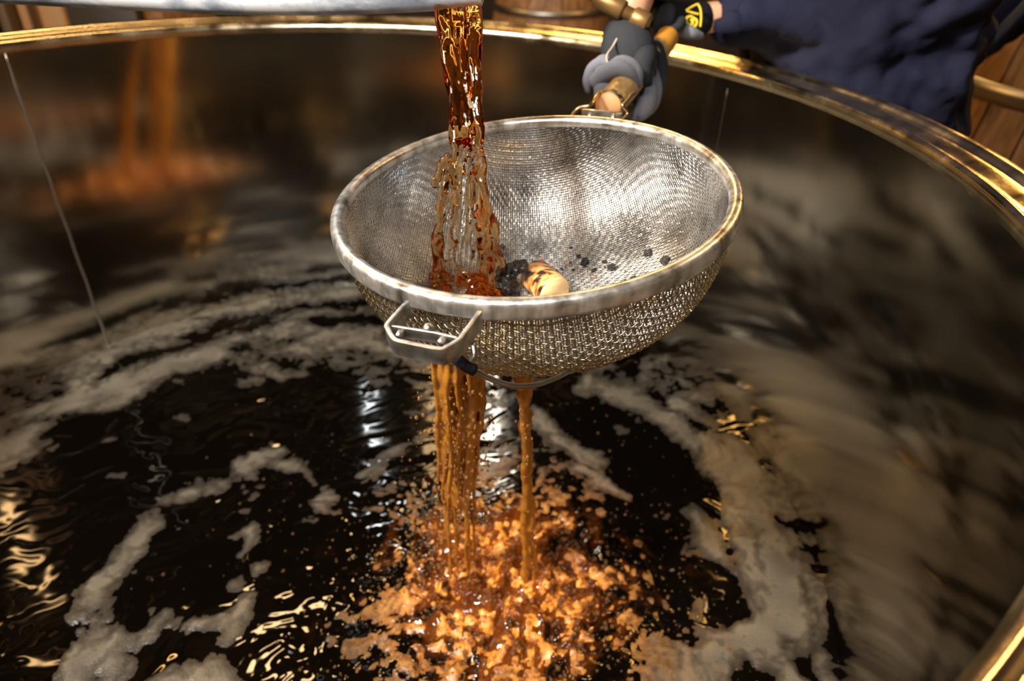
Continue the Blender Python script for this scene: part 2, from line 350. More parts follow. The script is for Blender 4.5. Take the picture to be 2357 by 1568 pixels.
Z = LZ + rip * .0065 + rip2 * (.0003 + .006 * np.exp(-(dch / 1.5) ** 2)) + boil * .050 * CHURN + .010 * CHURN
keep = RR < S + .002
def grid_mesh(Zv, cellmask, attrs):
    idx = -np.ones(X.shape, int); c = cellmask
    used = np.zeros(X.shape, bool); used[:-1, :-1] |= c; used[1:, :-1] |= c; used[:-1, 1:] |= c; used[1:, 1:] |= c
    idx[used] = np.arange(used.sum()); V = np.stack([X[used], Y[used], Zv[used]], -1).astype(np.float32)
    i, j = np.nonzero(c); Fq = np.stack([idx[i, j], idx[i, j + 1], idx[i + 1, j + 1], idx[i + 1, j]], -1).astype(np.int32)
    me = bpy.data.meshes.new('m'); me.vertices.add(len(V)); me.vertices.foreach_set('co', V.ravel())
    me.loops.add(Fq.size); me.loops.foreach_set('vertex_index', Fq.ravel()); me.polygons.add(len(Fq))
    me.polygons.foreach_set('loop_start', np.arange(0, Fq.size, 4, dtype=np.int32)); me.polygons.foreach_set('loop_total', np.full(len(Fq), 4, np.int32))
    me.polygons.foreach_set('use_smooth', np.ones(len(Fq), bool)); me.update(calc_edges=True)
    for k, v in attrs.items():
        a = me.attributes.new(k, 'FLOAT', 'POINT'); a.data.foreach_set('value', v[used].astype(np.float32).ravel())
    return me
ck = keep[:-1, :-1] & keep[1:, 1:] & keep[1:, :-1] & keep[:-1, 1:]
pool = empty('dark_liquid_pool', (0, 0, LZ), 'black brown liquid filling the vat, streaked with tan foam and churning amber', 'liquid')
chv = np.clip(CHURN * 1.3 - .25 + 1.6 * (n2 - .5) + .8 * (n3 - .5), 0, 1) * np.clip(CHURN * 3, 0, 1)
link('liquid_surface', grid_mesh(Z, ck, {'churn': chv}), M_LIQ, pool)
FH = np.clip(MASK - THR, -.06, .45)
mx = np.maximum.reduce([MASK[:-1, :-1], MASK[1:, 1:], MASK[1:, :-1], MASK[:-1, 1:]])
thick = np.clip((MASK - THR) / .38 , 0, 1) * .75 + .25 * fbm(X * 20, Y * 20, 3, 91)
chf = np.clip(np.exp(-(dch / 1.05) ** 2.4) * 1.15 + .5 * (n3 - .5) * np.exp(-(dch / 1.5) ** 2), 0, 1)
fo = link('foam_layer', grid_mesh(Z + .0002 + FH * .0045 , ck & (mx > THR), {'churn': chf, 'thick': thick}), M_FOAM, pool, 'stuff')
fo['label'] = 'tan foam drifting in streaks, orange where the liquid churns'
def zat(x, y):
    i = min(max(int((y + S + .004) / (2 * S + .008) * (NG - 1)), 0), NG - 1); j = min(max(int((x + S + .004) / (2 * S + .008) * (NG - 1)), 0), NG - 1)
    return Z[i, j] + max(FH[i, j], 0) * .0045
ico = bmesh.new(); bmesh.ops.create_icosphere(ico, subdivisions=2, radius=1); iv = [v.co.copy() for v in ico.verts]; jf = [tuple(v.index for v in f.verts) for f in ico.faces]; ico.free()
mb = MB()
for k in range(2600):
    s_ = .10 if random.random() < .55 else .22
    x = CH[0] + random.gauss(0, s_); y = CH[1] + random.gauss(0, s_)
    if math.hypot(x, y) > S - .01: continue
    r = random.choice([.0012, .0016, .002, .0026, .0036]) * random.uniform(.7, 1.2)
    if math.hypot(x - CH[0], y - CH[1]) > .17: r *= .6
    c = Vector((x, y, zat(x, y) + r * .1)); mb.add([c + v * r for v in iv], jf)
mb.build('bubbles', M_BUB, pool, kind='stuff')

# ------------------------------------------------------------------ sieve
SC0 = Vector((.2972, -.1717, .0174)); SN = Vector((-.1009, -.0751, .9921)).normalized()
E1 = Vector((0, 1, 0)).cross(SN).normalized(); E2 = SN.cross(E1)
A0, DB, PW = .165, .128, 2.5
sieve = empty('strainer', SC0 - SN * DB, 'round steel mesh strainer held over the vat, catching the poured amber liquid', 'strainer')
ts = np.linspace(0, 1, 1500); rr_ = A0 * np.sin(ts * PI / 2) ** .9; zz_ = -DB * np.maximum(1 - (rr_ / A0) ** PW, 0) ** (1 / PW)
arc = np.concatenate([[0], np.cumsum(np.hypot(np.diff(rr_), np.diff(zz_)))]); ARC = arc[-1]
def bowl(px, py, off=0.):
    rho = math.hypot(px, py); r = np.interp(rho, arc, rr_); z = np.interp(rho, arc, zz_)
    r1 = np.interp(rho + .002, arc, rr_); z1 = np.interp(rho + .002, arc, zz_); r0 = np.interp(max(rho - .002, 0), arc, rr_); z0 = np.interp(max(rho - .002, 0), arc, zz_)
    L_ = math.hypot(r1 - r0, z1 - z0) or 1; nr, nz = (z1 - z0) / L_, -(r1 - r0) / L_          # outward normal in (r,z)
    c, s = (px / rho, py / rho) if rho > 1e-9 else (1, 0)
    r += nr * off; z += nz * off
    return SC0 + (E1 * c + E2 * s) * r + SN * z
def weave(spacing, rad, off, wob, step, sides, name, m, phase=0, lim=1.0):
    mb = MB(); n_ = int(ARC / spacing)
    for d in (0, 1):
        for i in range(-n_, n_ + 1):
            c = i * spacing + phase; h2 = (ARC * lim) ** 2 - c * c
            if h2 < 1e-5: continue
            h = math.sqrt(h2); k = max(int(2 * h / step), 4); pts = []
            for j in range(k + 1):
                t = -h + 2 * h * j / k; o_ = off + wob * math.cos(PI * t / spacing) * (1 if (i % 2) ^ d else -1)
                pts.append(bowl(t, c, o_) if d == 0 else bowl(c, t, o_))
            mb.tube(pts, rad, sides, cap=False)
    return mb.build(name, m, sieve, kind='stuff')
weave(.0026, .00058, 0, .0005, .0034, 3, 'fine_mesh', M_MESH)
weave(.0060, .00078, .0028, .0010, .0030, 5, 'support_mesh', M_COARSE)
prof = [(A0 - .001, -.004), (A0 - .002, .001), (A0, .0045), (A0 + .004, .006), (A0 + .008, .0045), (A0 + .0095, .001), (A0 + .0095, -.008), (A0 + .0075, -.0098), (A0 + .004, -.0085), (A0 + .002, -.006)]
pr = smooth_path([(a, 0, b) for a, b in prof], 34)
MB().lathe([(p[0], p[2]) for p in pr], 260, True, SC0, E1, E2, SN).build('rim', M_SRIM, sieve)
def on_rim(u, v, h=.004):
    c = SC0 + SN * h; d = Vector(ray(u, v)); t = (c - Vector(CP)).dot(SN) / d.dot(SN); return Vector(CP) + d * t
def strip(pts, hgt, thk, closed=False):
    mb = MB(); n_ = len(pts); vs = []; fs = []
    for i, p in enumerate(pts):
        t = (pts[min(i + 1, n_ - 1)] - pts[max(i - 1, 0)]).normalized(); o_ = t.cross(SN).normalized() * thk / 2
        vs += [p + o_, p - o_, p - o_ - SN * hgt, p + o_ - SN * hgt]
    for i in range(n_ - 1):
        for k in range(4): a = i * 4; fs.append((a + k, a + (k + 1) % 4, a + 4 + (k + 1) % 4, a + 4 + k))
    fs += [(0, 3, 2, 1), tuple((n_ - 1) * 4 + k for k in range(4))]
    return mb.add(vs, fs)
lug = [(938, 692), (893, 742), (893, 757), (906, 778), (925, 785), (1007, 801), (1028, 797), (1056, 780), (1066, 768), (1104, 716)]
lp = [on_rim(u, v, .003) for u, v in lug]; lp = [Vector(p) for p in smooth_path(lp, 46)]
lugo = strip(lp, .0125, .0030).build('rest_hook', M_LUG, sieve, bevel=.0007)
cb = [on_rim(897, 748, .001), on_rim(950, 756, .001), on_rim(1000, 764, .001), on_rim(1052, 776, .001)]
strip(cb, .009, .0018).build('cross_plate', M_LUG, lugo, bevel=.0005)
for (u0, v0), (u1, v1) in (((924, 763), (916, 776)), ((1021, 780), (1012, 791))):
    MB().tube([on_rim(u0, v0, -.001), on_rim(u1, v1, -.001)], .0024, 10).build('peg', M_LUG, lugo)
MB().ball(on_rim(986, 757, .000), .0040).build('rivet_head', M_LUG, lugo)
wp = smooth_path([at(1035, 806, .470), at(1052, 826, .472), at(1068, 838, .478), at(1090, 851, .482), at(1130, 873, .487), at(1180, 888, .492), at(1232, 886, .50), at(1275, 872, .515), at(1310, 855, .535)], 60)
MB().tube(wp, .0021, 10).build('foot_wire', M_WIRE, sieve)
MB().tube(smooth_path([at(1046, 818, .471), at(1066, 838, .477), at(1092, 853, .482)], 8), .0042, 12).build('wire_collar', M_BLK, sieve)
MB().tube(smooth_path([at(1078, 842, .478), at(1092, 822, .485), at(1090, 795, .488)], 14), .0022, 8).build('foot_wire', M_WIRE, sieve)
# handle side
H0 = at(1401, 243, .785); H1 = at(1536, 92, 1.02); hd = (H1 - H0).normalized()
hp = [H0 + hd * t for t in (0, .002, .10, .18, (H1 - H0).length - .05, (H1 - H0).length - .012, (H1 - H0).length)]
MB().tube(hp, [.0155, .0165, .0172, .0178, .0165, .0150, .009], 28).build('handle', M_HANDLE, sieve)
MB().tube([H0 - hd * .0035, H0 - hd * .0005], [.0143, .0152], 26).build('handle_end', M_HEND, sieve)
o = MB().tube([H0 - hd * .001, H0 + hd * .004], [.0176, .0176], 26).build('ferrule', M_BRASS, sieve)
L_ = (H1 - H0).length
q4 = [at(1506, 148, .955), at(1514, 126, .965), at(1527, 102, .98), at(1538, 84, .99), at(1544, 74, .995)]
o = MB().tube(smooth_path(q4, 16), list(np.interp(np.linspace(0, 4, 16), [0, 1, 2, 3, 4], [.007, .013, .016, .0155, .008])), 22).build('handle_tip', M_HTAIL, sieve); o['label'] = 'amber coloured tapered end of the handle'
bz = .78
br_ = [at(1338, 250, .765), at(1432, 258, .765)]
strip([br_[0], (br_[0] + br_[1]) / 2, br_[1]], .012, .003).build('bracket_plate', M_LUG, sieve, bevel=.0006)
for u, v in ((1358, 265), (1412, 269)): MB().tube([at(u, v - 3, .760), at(u, v + 4, .748)], .0024, 10).build('rivet', M_LUG, sieve)
MB().tube(smooth_path([at(1312, 272, .765), at(1330, 250, .765), at(1358, 242, .76), at(1372, 222, .77), at(1385, 208, .79)], 30), .0019, 8).build('brace_wire', M_BRASS, sieve)
MB().tube(smooth_path([at(1428, 280, .755), at(1445, 262, .76), at(1433, 243, .755), at(1440, 236, .76), at(1451, 222, .775), at(1462, 214, .79)], 30), .0019, 8).build('brace_wire', M_BRASS, sieve)

def bowl_hit(u, v, lift=0.):                                        # where a sight line meets the inside of the bowl
    d = Vector(ray(u, v)); o_ = Vector(CP)
    for t in np.arange(.46, .9, .0006):
        q = o_ + d * t - SC0; x, y, z = q.dot(E1), q.dot(E2), q.dot(SN); r = math.hypot(x, y)
        if z < .003 and r < A0 and z <= -DB * (1 - (r / A0) ** PW) ** (1 / PW) + .0006: break
        if t > .55 and z < 0 and r >= A0 - .0005: break
    q = o_ + d * t; rel = q - SC0; x, y = rel.dot(E1), rel.dot(E2); r = math.hypot(x, y) or 1e-6
    sl = DB * (max(1 - (r / A0) ** PW, 1e-3)) ** (1 / PW - 1) * (r / A0) ** (PW - 1) / A0
    nrm = (SN - (E1 * x + E2 * y) / r * sl).normalized()
    return q + nrm * lift, nrm

# things in the sieve
fp, fn = bowl_hit(1262, 688, .0)
bdir = (Vector((.48, -.85, 0)) - fn * Vector((.48, -.85, 0)).dot(fn)).normalized()
bc = fp + fn * .0165
bung = empty('wooden_bung', fp, 'round pale wooden bung with char stained side, lying at the bottom of the strainer', 'bung')
MB().tube([bc - bdir * .025, bc - bdir * .0235, bc + bdir * .0125, bc + bdir * .014], [.0150, .0165, .0172, .0166], 40).build('stained_side', M_BUNGSIDE, bung)
MB().tube([bc + bdir * .0139, bc + bdir * .0150], [.0166, .0160], 40).build('cut_face', M_BUNG, bung)
def chip(u, v, size, seed, m=M_CHAR, flat=.45):
    rnd = random.Random(seed); bm = bmesh.new(); bmesh.ops.create_cube(bm, size=1)
    bmesh.ops.subdivide_edges(bm, edges=bm.edges[:], cuts=2, use_grid_fill=True)
    for vv in bm.verts: vv.co += Vector((rnd.uniform(-.09, .09), rnd.uniform(-.09, .09), rnd.uniform(-.09, .09)))
    q, nn = bowl_hit(u, v); rot = nn.to_track_quat('Z', 'Y').to_matrix() @ Matrix.Rotation(rnd.uniform(0, 3), 3, 'Z')
    sx, sy, sz = size * rnd.uniform(.8, 1.4), size * rnd.uniform(.7, 1.1), size * flat
    for vv in bm.verts: vv.co = rot @ Vector((vv.co.x * sx, vv.co.y * sy, (vv.co.z + .5) * sz)) + nn * .0008
    me = bpy.data.meshes.new('m'); bm.to_mesh(me); bm.free(); o = link('charcoal_chip' if m is M_CHAR else 'wood_splinter', me, m); o.location = q; return o
PX2 = .62 / FPX
big = [(1346, 607, 19, 'irregular black charcoal chip right of the wooden bung, largest of the middle cluster'), (1332, 592, 11, 'thin slanted charcoal chip just above the largest middle chip'),
       (1366, 626, 11, 'small squarish charcoal chip directly below the largest middle chip'), (1410, 619, 17, 'oblong charcoal chip alone between the middle cluster and the right pair'),
       (1493, 585, 16, 'square charcoal chip, upper one of the pair near the right side'), (1533, 602, 19, 'charcoal chip nearest the right rim, lower one of the right pair'),
       (1459, 644, 12, 'charcoal chip touching the front rim on the right'), (1441, 652, 12, 'low charcoal chip along the front rim left of its neighbour'), (1418, 660, 8, 'small charcoal chip along the front rim, leftmost of the rim chips'),
       (1155, 570, 12, 'charcoal chip high beside the right edge of the amber stream'), (990, 634, 8, 'small charcoal chip at the left edge of the amber stream'), (1280, 632, 9, 'charcoal crumb just above the right shoulder of the bung'), (1269, 622, 7, 'narrow charcoal crumb above the bung')]
for k, (u, v, s_, lb) in enumerate(big): tag(chip(u, v, s_ * PX2, 100 + k), lb, 'charcoal chip')
rnd = random.Random(5)
for k in range(46):
    u = rnd.gauss(1310, 55); v = 618 + rnd.gauss(0, 20) - (u - 1310) * .03
    if not (1165 < u < 1560 and 560 < v < 665): continue
    if 1195 < u < 1305 and v > 628: continue
    if k % 4 == 0: tag(chip(u, v, rnd.uniform(3, 8) * PX2, 300 + k, M_SPLINT, .3), 'tiny reddish wood splinter stuck on the wet mesh right of the bung', 'wood splinter', 'reddish splinters on the strainer mesh')
    else: tag(chip(u, v, rnd.uniform(2.5, 6) * PX2, 300 + k), 'tiny black charcoal crumb scattered on the mesh around the bung', 'charcoal chip', 'charcoal crumbs on the strainer mesh')
q, nn = bowl_hit(1174, 680)
mb = MB(); rnd = random.Random(3)
for k in range(22):
    m3 = Matrix.Rotation(rnd.uniform(0, 3), 3, Vector((rnd.random(), rnd.random(), rnd.random())))
    mb.box(q + nn * .015 + Vector((rnd.gauss(0, .0050), rnd.gauss(0, .005), rnd.gauss(0, .009))), m3 @ Vector((rnd.uniform(.003, .006), 0, 0)), m3 @ Vector((0, rnd.uniform(.003, .006), 0)), m3 @ Vector((0, 0, rnd.uniform(.002, .005))))
cl = mb.build('charcoal_lump', M_CHAR); remesh(cl, .0009, 1); displace(cl, .003, .0015)
tag(cl, 'wet glistening black charcoal lump between the amber stream and the bung', 'charcoal')

# ------------------------------------------------------------------ streams
def wob(p, k, amp, sc=40.):
    p = Vector(p); q_ = Vector((p.x, p.y, p.z * .35))
    return p + Vector((mnoise.noise(q_ * sc + Vector((k * 7.1, 0, 0))), mnoise.noise(q_ * sc + Vector((0, k * 3.7, 9))), 0)) * amp
top = [(1052, -40, .640), (1054, 25, .638), (1060, 120, .634), (1070, 230, .630), (1076, 330, .626)]
bq, _ = bowl_hit(1072, 690); bd = (bq - Vector(CP)).dot(Vector(CF))
top += [(1074, 430, .60), (1072, 540, (.59 + bd) / 2), (1072, 640, bd), (1072, 715, bd + .0)]
hw = [50, 50, 43, 38, 36, 52, 74, 78, 82]
mb = MB(); cpath = smooth_path([(u, v, d * 1000) for u, v, d in top], 60); wpath = np.interp(np.linspace(0, 1, 60), np.linspace(0, 1, len(hw)), hw)
rnd = random.Random(11); side = Vector(CR); deep = Vector((0, 1, 0))
NS = 17
for s_ in range(NS):
    f0 = -1 + 2 * s_ / (NS - 1); ph = rnd.uniform(0, 6); depth = rnd.uniform(-1, 1); start = 0
    pts = []; rad = []
    for i, c in enumerate(cpath):
        t = i / 59; k = FPX / (c[2] / 1000); hwm = wpath[i] / k
        f = f0 * (1 + .10 * math.sin(ph + t * 5)) + .06 * math.sin(ph * 2 + t * 9)
        edge = abs(f0)
        p = at(c[0], c[1], c[2] / 1000) + side * f * hwm * .92 + deep * (depth * .004 * (1 - edge) + .006 * math.cos(f * 1.6))
        p = wob(p, s_, .0022 + .004 * t, 55)
        pts.append(p)
        sheet = 1 if (t < .5 or f0 > .55 or f0 < -.85) else .5
        rad.append((.0030 + .0014 * mnoise.noise(p @ Matrix.Diagonal((60, 60, 16)) + Vector((0, 0, s_ * 5.)))) * sheet * (1.15 if f0 > .4 and t > .5 else 1) + .0003 * (t < .5) * 4)
    mb.tube(pts, rad, 9)
# thin film sheets in the lower half joining the strands
for i in range(60 - 1):
    pass
for k in range(20):                                                 # lumps and torn ligaments on the lower half
    t = rnd.uniform(.45, 1); i = int(t * 59); c = cpath[i]; k_ = FPX / (c[2] / 1000); f = rnd.choice([rnd.uniform(.4, 1.0), rnd.uniform(-1.02, -.7), rnd.uniform(-1, 1)])
    p = at(c[0], c[1], c[2] / 1000) + side * f * wpath[i] / k_; mb.ball(wob(p, k, .004), rnd.uniform(.0016, .0042), 8, 6, (1, 1, rnd.uniform(2, 4.5)))
for k in range(7):
    a_ = [(1012, 385), (1000, 420), (1022, 372), (1030, 365), (1040, 400), (1046, 420), (1010, 405)][k]
    mb.ball(at(a_[0], a_[1], .606), .004, 8, 6, (1, 1, 1.5))
# splash pool at the foot
for k in range(40):
    u = rnd.uniform(985, 1152); q, nn = bowl_hit(u, rnd.uniform(640, 720), .004); mb.ball(q + nn * rnd.uniform(0, .006), rnd.uniform(.004, .009), 8, 6)
st = mb.build('liquid_stream', M_STREAM); remesh(st, .0011, 7)
tag(st, 'clear amber stream pouring from the steel trough down into the strainer', 'liquid stream')

def fall(name, px, n_str, hws, rad0, label, vox, seed, droplets, breakup=.5):
    rnd = random.Random(seed); mb = MB(); P = smooth_path([(u, v, d * 1000) for u, v, d in px], 70); W = np.interp(np.linspace(0, 1, 70), np.linspace(0, 1, len(hws)), hws)
    for s_ in range(n_str):
        f0 = 0 if n_str == 1 else -1 + 2 * s_ / (n_str - 1); f0 += rnd.uniform(-.06, .06); pts = []; rad = []; dd = rnd.uniform(-.016, .016); stop = rnd.uniform(breakup, 1.0) if n_str > 3 else 1
        for i in range(int(69 * stop) + 1):
            c = P[i]; t = i / 69; k = FPX / (c[2] / 1000)
            p = at(c[0], c[1], c[2] / 1000) + side * f0 * W[i] / k + Vector((0, dd * (.3 + t), 0)); p = wob(p, s_ + seed, .003 + .006 * t, 26); pts.append(p)
            rad.append(max(rad0 * (1 - .45 * t * (n_str > 3)) * (1 + .55 * mnoise.noise(p * 60 + Vector((0, 0, s_ * 3.)))), .0009))
        mb.tube(pts, rad, 8)
    st = empty(name, at(*px[-1]), label, 'liquid stream')
    o = mb.build('falling_sheet' if n_str > 3 else 'falling_rope', M_FALL, st); remesh(o, vox, 3)
    mb = MB()
    for k in range(droplets):
        t = rnd.uniform(.12, 1) ** .8; i = int(t * 69); c = P[i]; kk = FPX / (c[2] / 1000)
        p = at(c[0], c[1], c[2] / 1000) + side * rnd.gauss(0, .75) * (W[i] + 14 * t) / kk + Vector((0, rnd.gauss(0, .018), 0)); r = rnd.choice([.0006, .0008, .0011, .0015]) * rnd.uniform(.6, 1.3)
        mb.add([p + Vector((v.x * r, v.y * r, v.z * r * 1.5)) for v in iv], jf)
    mb.build('droplets', M_DROP, st, kind='stuff')
fall('falling_curtain', [(1055, 790, .60), (1055, 860, .63), (1058, 960, .70), (1056, 1060, .78), (1052, 1160, .87), (1058, 1270, .97), (1062, 1350, 1.03)], 26, [60, 56, 52, 48, 42, 38, 40], .0036,
     'broad amber brown curtain of liquid falling from the left underside of the strainer', .0014, 3, 1100, .35)
fall('falling_thread', [(1205, 830, .58), (1206, 900, .62), (1207, 980, .70), (1210, 1080, .79), (1214, 1180, .88), (1220, 1290, .97), (1222, 1350, 1.01)], 3, [16, 9, 5, 4, 5, 7, 10], .0050,
     'narrow amber brown rope of liquid falling beneath the middle of the strainer', .0014, 9, 130)

# ------------------------------------------------------------------ pouring trough at the top edge
tr = empty('pouring_trough', at(900, -40, .66), 'worn stainless steel trough above the vat, at the top edge, with liquid spilling out below', 'trough')
def trough_pts(u, v, d, sgn):
    b = at(u, v, d); out = []
    for a_ in np.linspace(0, 1, 13):                                # from outer near wall top, round the lip, under the floor
        q = a_ * PI / 2; out.append((b + Vector((0, .012, .014)) - Vector((0, math.cos(q), 0)) * .014 - Vector((0, 0, math.sin(q))) * .014))
    near = [out[0] + Vector((0, 0, .10)), out[0] + Vector((0, 0, .05))]
    far = [out[-1] + Vector((0, .05, 0)), out[-1] + Vector((0, .11, .004)), out[-1] + Vector((0, .15, .05)), out[-1] + Vector((0, .15, .11))]
    return near + out + far
secs = [trough_pts(u, v, d, 1) for u, v, d in [(p[0], p[1], p[2] / 1000) for p in smooth_path([(-420, -26, 720), (-100, 6, 700), (250, 26, 680), (500, 38, 665), (750, 40, 650), (1000, 30, 640), (1108, 18, 634)], 50)]]
vs = [p for s_ in secs for p in s_]; P_ = len(secs[0])
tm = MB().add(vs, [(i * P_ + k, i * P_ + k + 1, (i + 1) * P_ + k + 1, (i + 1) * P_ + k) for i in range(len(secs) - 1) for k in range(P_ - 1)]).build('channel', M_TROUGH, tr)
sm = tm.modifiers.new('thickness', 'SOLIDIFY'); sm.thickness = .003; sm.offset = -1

# ------------------------------------------------------------------ person
def px_chain(pts, n_=24):                                            # (u, v, depth, radius px) -> points + radii
    P = smooth_path([at(u, v, d) for u, v, d, r in pts], n_); Rr = np.interp(np.linspace(0, 1, n_), np.linspace(0, 1, len(pts)), [r * d / FPX for u, v, d, r in pts]); return P, Rr
def blob(mb, P, R_):
    mb.tube(P, R_, 16); mb.ball(P[0], R_[0], 16, 10); mb.ball(P[-1], R_[-1], 16, 10)
BX = Vector((.825, .51, 0))                                           # where the hips are, just outside the rim
person = empty('person', (BX.x + .06, BX.y + .04, FZ), 'person in navy sweatshirt and grey work gloves leaning over the vat, gripping the strainer handle', 'person')
def skinned(name, joints, edges, m, sub=2, root=0, disp=None):
    me = bpy.data.meshes.new('m'); me.from_pydata([tuple(j[0]) for j in joints], edges, []); o = link(name, me, m, person)
    sk = o.modifiers.new('skin', 'SKIN'); sk.use_smooth_shade = True
    for i, j in enumerate(joints):
        r = j[1]; me.skin_vertices[0].data[i].radius = r if hasattr(r, '__len__') else (r, r)
    me.skin_vertices[0].data[root].use_root = True
    s2 = o.modifiers.new('sub', 'SUBSURF'); s2.levels = s2.render_levels = sub
    if disp: displace(o, *disp)
    return o
up = Vector((0, 0, 1)); fw = (Vector((.42, .18, 0)) - BX).normalized(); lf = Vector((-fw.y, fw.x, 0))
hip = BX + up * -.10 - fw * .06; belly = BX + up * .03 - fw * .01; chest = BX + up * .30 + fw * .10; neck = chest + up * .22 + fw * .09; headc = neck + up * .10 + fw * .06
shA = chest + up * .14 + lf * -.19 + fw * .03; shB = chest + up * .14 + lf * .19 + fw * .03
wrA = at(1455, -8, .95); wrB = at(1632, 38, 1.06)
elA = at(1560, -330, 1.02); elB = at(1960, 40, 1.12)
J = [(hip, .15), (belly, (.12, .10)), (chest, (.12, .09)), (neck, .055), (headc, (.075, .09)), (headc + up * .10, (.07, .08)), (shA, .06), (elA, .042), (wrA, .031), (at(1445, 60, .94), .026),
     (shB, .06), (elB, .036), (wrB, .024), (at(1580, 50, 1.05), .022)]
J += [(hip + lf * .10 - up * .1, .09), (Vector((BX.x + .08, BX.y + .03, -.62)) + lf * .11, .06), (Vector((BX.x + .1, BX.y + .05, FZ + .06)) + lf * .12, .04), (Vector((BX.x + .1, BX.y + .05, FZ + .04)) + lf * .12 + fw * .15, .035)]
J += [(hip - lf * .10 - up * .1, .09), (Vector((BX.x + .08, BX.y + .03, -.62)) - lf * .11, .06), (Vector((BX.x + .1, BX.y + .05, FZ + .06)) - lf * .12, .04), (Vector((BX.x + .1, BX.y + .05, FZ + .04)) - lf * .12 + fw * .15, .035)]
E_ = [(0, 1), (1, 2), (2, 3), (3, 4), (4, 5), (2, 6), (6, 7), (7, 8), (8, 9), (2, 10), (10, 11), (11, 12), (12, 13), (0, 14), (14, 15), (15, 16), (16, 17), (0, 18), (18, 19), (19, 20), (20, 21)]
skinned('body', J, E_, M_SKIN)
# face and hair
fz = headc + up * .045; M_EYE = mat('eye_white', (.6, .6, .6), .2)
for s_ in (-1, 1): MB().ball(fz + fw * .076 + lf * .032 * s_ + up * .01, .011, 10, 8).build('eye', M_EYE, person)
MB().ball(fz + fw * .09 - up * .015, .014, 10, 8, (1, .8, 1.5)).build('nose', M_SKIN, person)
MB().ball(fz + fw * .078 - up * .048, .014, 10, 8, (1, 1.6, .45)).build('mouth', mat('lips', (.5, .18, .14), .5), person)
for s_ in (-1, 1): MB().ball(fz + lf * .08 * s_, .018, 10, 8, (.8, .5, 1.4)).build('ear', M_SKIN, person)
MB().ball(headc + up * .075 - fw * .018, .098, 20, 14, (.95, .88, 1.0)).build('hair', M_HAIR, person)
# sweatshirt as its own garment
sw = MB()
def cap_(a, b, ra, rb, n_=14):
    P = [Vector(a).lerp(Vector(b), i / (n_ - 1)) for i in range(n_)]; blob(sw, P, [ra + (rb - ra) * i / (n_ - 1) for i in range(n_)])
for k in (-1, -.5, 0, .5, 1):
    cap_(hip + up * .03 + lf * .10 * k - fw * .02, chest + lf * .11 * k, .125 - .02 * abs(k), .125 - .02 * abs(k))
cap_(belly + lf * .02 + fw * .03 - up * .05, chest + fw * .03, .13, .12)
cap_(chest + lf * -.10, shA, .10, .085); cap_(chest + lf * .10, shB, .10, .085); cap_(shA, elA, .085, .068); cap_(elA, elA.lerp(wrA, .62), .068, .05)
cap_(chest + up * .10, neck - up * .04, .10, .075); cap_(shA, shB, .095, .095); cap_(chest + up * .02 + fw * .02 - lf * .06, chest + up * .12 + fw * .03 + lf * .06, .13, .12); cap_(neck - up * .08, neck - up * .02, .085, .075)
P, Rr = px_chain([(1692, 42, 1.07, 46), (1720, 36, 1.075, 54), (1780, 30, 1.09, 68), (1880, 36, 1.12, 98), (2010, 40, 1.14, 125), (2130, -10, 1.16, 130)], 26); blob(sw, P, Rr)
cap_(at(2010, 30, 1.14), shB, .075, .085)
P, Rr = px_chain([(1975, 110, 1.2, 80), (2045, 110, 1.2, 100), (2130, 90, 1.22, 120), (2230, 30, 1.24, 130)], 20); blob(sw, P, Rr)
for ch in ([(1660, 60, 1.023, 10), (1740, 40, 1.013, 15), (1840, 60, 1.023, 17), (1930, 110, 1.048, 16), (2030, 160, 1.078, 10)], [(1720, 10, 1.018, 10), (1830, 15, 1.013, 15), (1950, 60, 1.028, 17), (2060, 120, 1.063, 12)],
           [(1960, 205, 1.098, 9), (2050, 195, 1.078, 12), (2150, 165, 1.083, 10)], [(1980, 25, 1.028, 12), (2090, 35, 1.033, 16), (2220, 10, 1.058, 12)], [(2100, 80, 1.058, 10), (2160, 130, 1.078, 14), (2120, 200, 1.088, 10)]):
    P, Rr = px_chain(ch, 20); blob(sw, P, Rr)
o = sw.build('sweatshirt', M_NAVY, person); remesh(o, .009, 5); displace(o, .09, .030, 'MARBLE'); displace(o, .04, .004); o['label'] = 'navy blue sweatshirt with soft folds'
tro = MB(); sw = tro
for s_ in (-1, 1): cap_(hip + lf * .09 * s_ - up * .02, Vector((BX.x + .08, BX.y + .03, -.62)) + lf * .11 * s_, .12, .085); cap_(Vector((BX.x + .08, BX.y + .03, -.62)) + lf * .11 * s_, Vector((BX.x + .1, BX.y + .05, FZ + .10)) + lf * .12 * s_, .085, .065)
remesh(tro.build('trousers', M_TROUS, person), .012, 4)
for s_ in (-1, 1):
    b_ = Vector((BX.x + .1, BX.y + .05, FZ + .045)) + lf * .12 * s_; sh = MB(); sh.ball(b_, .055, 14, 8, (1, 1, .8)); sh.ball(b_ + fw * .13 - up * .01, .048, 14, 8, (1.3, 1.1, .7)); sh.tube([b_, b_ + fw * .13 - up * .01], [.045, .038], 12)
    remesh(sh.build('boot', M_BLK, person), .008, 3)
P, Rr = px_chain([(2060, 268, 1.13, 12), (2120, 235, 1.10, 12), (2200, 165, 1.085, 12), (2290, 85, 1.085, 12), (2400, -30, 1.09, 12)], 24)
ap = MB(); ap.tube(P, Rr, 10); ap.build('apron_strap', M_APRON, person)
